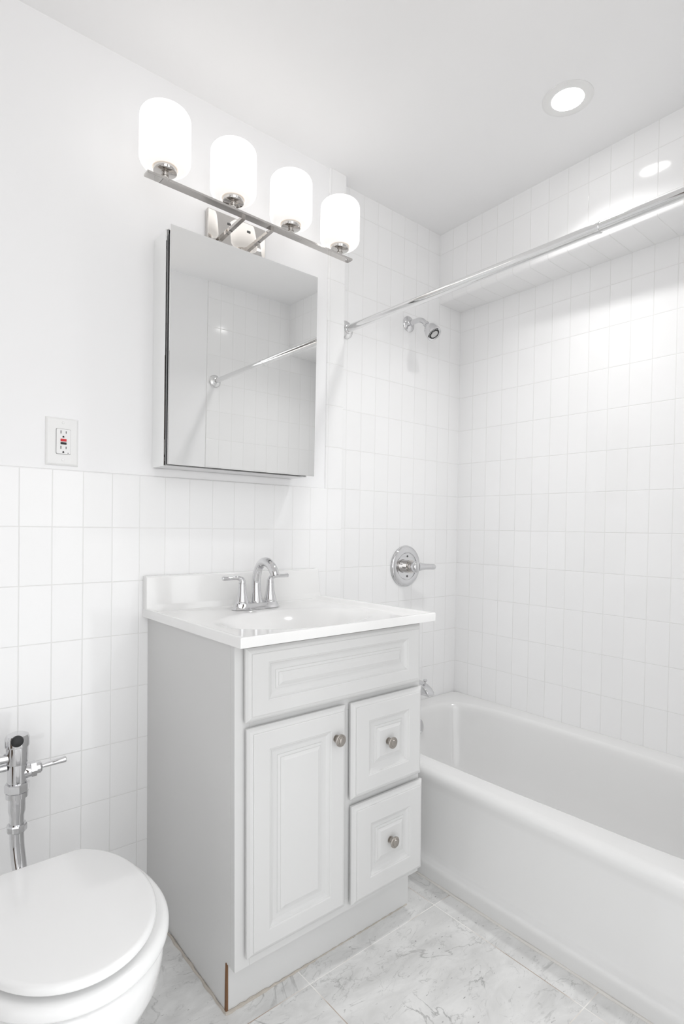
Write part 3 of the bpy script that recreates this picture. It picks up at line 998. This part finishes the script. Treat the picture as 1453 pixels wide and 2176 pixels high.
lathe(bm, (FX - 0.138, FY + 0.01, 0.545), (0, 1, 0), [(0, 0.0125), (0.092, 0.0125), (0.092, 0.030), (0.1085, 0.032), (0.1095, 0.03)], seg=32)
lathe(bm, (FX - 0.022, FY, 0.5400), (-1, 0, 0), [(0, 0.008), (0.10, 0.008)], seg=24)
part('supply_pipe', bm, CHROME, flv)

# ------------------------------------------------------------------ shower curtain rod
rod = thing('shower_rod', 'chrome tension curtain rod spanning the tub alcove', 'curtain rod', (0.79, -0.72, 1.888))
RA, RB = Vector((0.7837, WS, 1.8855)), Vector((0.7970, YO, 1.8960))
RD = (RB - RA)
J = RA + RD * (0.985 / abs(RD.y))
u_ = RD.normalized()
part('outer_tube', L(RA + u_ * 0.012, u_, [(0, 0.0142), ((J - RA).length - 0.012, 0.0142), ((J - RA).length - 0.0115, 0.0135)], seg=40), STEEL, rod)
part('collar', L(J - u_ * 0.004, u_, [(0, 0.0143), (0.0005, 0.0152), (0.008, 0.0152), (0.0085, 0.0130)], seg=40), STEEL, rod)
part('inner_tube', L(J - u_ * 0.02, u_, [(0, 0.0127), ((RB - J).length + 0.008, 0.0127)], seg=40), STEEL, rod)
for P_, dd in ((RA, Vector((0, -1, 0))), (RB, Vector((0, 1, 0)))):
    part('flange', L(P_ + dd * 0.0005, dd, [(0, 0.0335), (0.003, 0.0345), (0.006, 0.0325), (0.010, 0.0265), (0.0115, 0.0215), (0.013, 0.0185), (0.020, 0.0175), (0.021, 0.0155)], seg=44), STEEL, rod)

# ------------------------------------------------------------------ shower head
SX = 1.1345
shw = thing('shower_sprayer', 'small chrome shower head with black nozzles on its bent arm', 'shower head', (SX, WS, 1.993))
part('flange', L((SX, WS - 0.0003, 1.9925), (0, -1, 0), [(0, 0.0335), (0.0025, 0.0335), (0.006, 0.030), (0.010, 0.020), (0.0125, 0.0135), (0.014, 0.0115)], seg=40), CHROME, shw)
bm = bmesh.new()
tube(bm, [(SX, WS - 0.004, 1.9930), (SX, WS - 0.035, 1.9945), (SX, WS - 0.062, 1.9935), (SX, WS - 0.082, 1.9850), (SX, WS - 0.098, 1.9700), (SX, WS - 0.104, 1.9635)], [0.0105, 0.0105, 0.0105, 0.0105, 0.0100, 0.0098], seg=28)
part('arm', bm, CHROME, shw)
bm = bmesh.new()
hd = Vector((0.05, -0.64, -0.77)).normalized()
h0 = Vector((SX, WS - 0.0985, 1.9690))
lathe(bm, h0, hd, [(0, 0.0098), (0.0005, 0.0128), (0.012, 0.0132), (0.0125, 0.0118), (0.018, 0.0125), (0.0185, 0.0150), (0.024, 0.0205), (0.033, 0.0262), (0.044, 0.0298), (0.058, 0.0318), (0.066, 0.0322), (0.0705, 0.0316), (0.0715, 0.0295), (0.0690, 0.0255), (0.0690, 0.0)], seg=48)
hb = part('spray_body', bm, CHROME, shw)
part('spray_face', L(h0 + hd * 0.0690, hd, [(0, 0.0215), (0.0012, 0.0213), (0.0012, 0.0)], seg=40), mat('grey_plastic', (0.62, 0.62, 0.62), 0.35), hb)
bm = bmesh.new()
a_, u1, v1 = frame_from(hd)
for i in range(18):
    an = 2 * math.pi * i / 18
    c = h0 + hd * 0.0695 + (u1 * math.cos(an) + v1 * math.sin(an)) * 0.0190
    lathe(bm, c, hd, [(0, 0.0031), (0.0018, 0.0031), (0.0035, 0.0018), (0.0036, 0)], seg=10)
part('nozzle_ring', bm, BLACK, hb)

# ------------------------------------------------------------------ shower valve
VX, VZ = 1.1390, 0.9560
val = thing('shower_valve', 'round chrome shower valve plate with a single lever', 'shower valve', (VX, WS, VZ))
part('escutcheon', L((VX, WS - 0.0003, VZ), (0, -1, 0), [(0, 0.0885), (0.002, 0.0895), (0.004, 0.0885), (0.005, 0.0860), (0.008, 0.0845), (0.0105, 0.0800), (0.0125, 0.070), (0.0130, 0.0605), (0.0115, 0.058), (0.0095, 0.056), (0.0090, 0.03), (0.0090, 0.0)], seg=72), CHROME, val)
for dz in (0.043, -0.043):
    part('screw', L((VX + 0.004, WS - 0.009, VZ + dz), (0, -1, 0), [(0, 0.0045), (0.002, 0.0042), (0.003, 0.002), (0.0031, 0)], seg=16), SLOT, val)
part('sleeve', L((VX, WS - 0.008, VZ), (0, -1, 0), [(0, 0.0275), (0.022, 0.0265), (0.0225, 0.0285), (0.026, 0.0285), (0.0265, 0.0235), (0.032, 0.0235), (0.0325, 0.0245), (0.037, 0.0245), (0.0375, 0.021), (0.042, 0.021)], seg=44), NICKEL, val)
bm = bmesh.new()
lathe(bm, (VX, WS - 0.048, VZ), (0, -1, 0), [(0, 0.019), (0.004, 0.0225), (0.012, 0.0242), (0.022, 0.0228), (0.028, 0.0185), (0.032, 0.010), (0.033, 0)], seg=40)
tube(bm, [(VX + 0.008, WS - 0.064, VZ + 0.001), (VX + 0.030, WS - 0.066, VZ + 0.001), (VX + 0.055, WS - 0.068, VZ), (VX + 0.080, WS - 0.071, VZ - 0.001), (VX + 0.100, WS - 0.074, VZ - 0.002), (VX + 0.1075, WS - 0.075, VZ - 0.002)],
     [0.0205, 0.0165, 0.0130, 0.0122, 0.0118, 0.0085], seg=28)
part('lever', bm, CHROME, val)

# ------------------------------------------------------------------ tub spout
spo = thing('tub_spout', 'chrome tub spout with a pull-up diverter knob above the tub', 'spout', (1.139, WS, 0.45))
def spring(y, hx, z0, z1, n=28, p=3.2):
    out = []
    zc, hz = (z0 + z1) / 2, (z1 - z0) / 2
    for i in range(n):
        a = 2 * math.pi * i / n
        c, s = math.cos(a), math.sin(a)
        out.append((1.139 + hx * math.copysign(abs(c) ** (2 / p), c), y, zc + hz * math.copysign(abs(s) ** (2 / p), s)))
    return out
bm = bmesh.new()
loft(bm, [spring(WS - 0.0005, 0.031, 0.4150, 0.4900), spring(WS - 0.010, 0.031, 0.4155, 0.4900), spring(WS - 0.05, 0.0285, 0.4220, 0.4850), spring(WS - 0.10, 0.0255, 0.4260, 0.4790), spring(WS - 0.125, 0.0240, 0.4270, 0.4730), spring(WS - 0.145, 0.0225, 0.4270, 0.4620), spring(WS - 0.158, 0.0205, 0.4285, 0.4480), spring(WS - 0.161, 0.0180, 0.4300, 0.4400)])
part('body', bm, CHROME, spo)
part('diverter_knob', L((1.139, WS - 0.126, 0.468), (0, 0, 1), [(0, 0.0035), (0.014, 0.0035), (0.015, 0.0055), (0.018, 0.0085), (0.022, 0.0088), (0.0245, 0.0065), (0.025, 0)], seg=24), CHROME, spo)

# ------------------------------------------------------------------ recessed ceiling light
can = thing('recessed_downlight', 'round white recessed downlight in the ceiling, lit', 'ceiling light', (0.9985, -0.7335, ZC))
CL = (0.9985, -0.7335, ZC + 0.001)
part('trim_ring', L(CL, (0, 0, -1), [(0, 0.0735), (0.003, 0.0735), (0.0052, 0.070), (0.0055, 0.064), (0.0045, 0.052), (0.0040, 0.047), (0.0005, 0.047)], seg=64, cap=(False, False)), PLASTIC, can)
part('lens', L(CL, (0, 0, -1), [(0.0005, 0.0475), (0.0030, 0.0475), (0.0038, 0.040), (0.0040, 0.0)], seg=56), LENS, can)

cl_ = bpy.data.lights.new('downlight_lamp', 'AREA')
cl_.shape = 'DISK'
cl_.size = 0.090
cl_.energy = CAN_WATT
cl_.spread = math.radians(118)
cl_.color = (1.0, 0.995, 0.985)
co_ = bpy.data.objects.new('downlight_lamp', cl_)
COL.objects.link(co_)
co_.location = (CL[0], CL[1], ZC - 0.006)
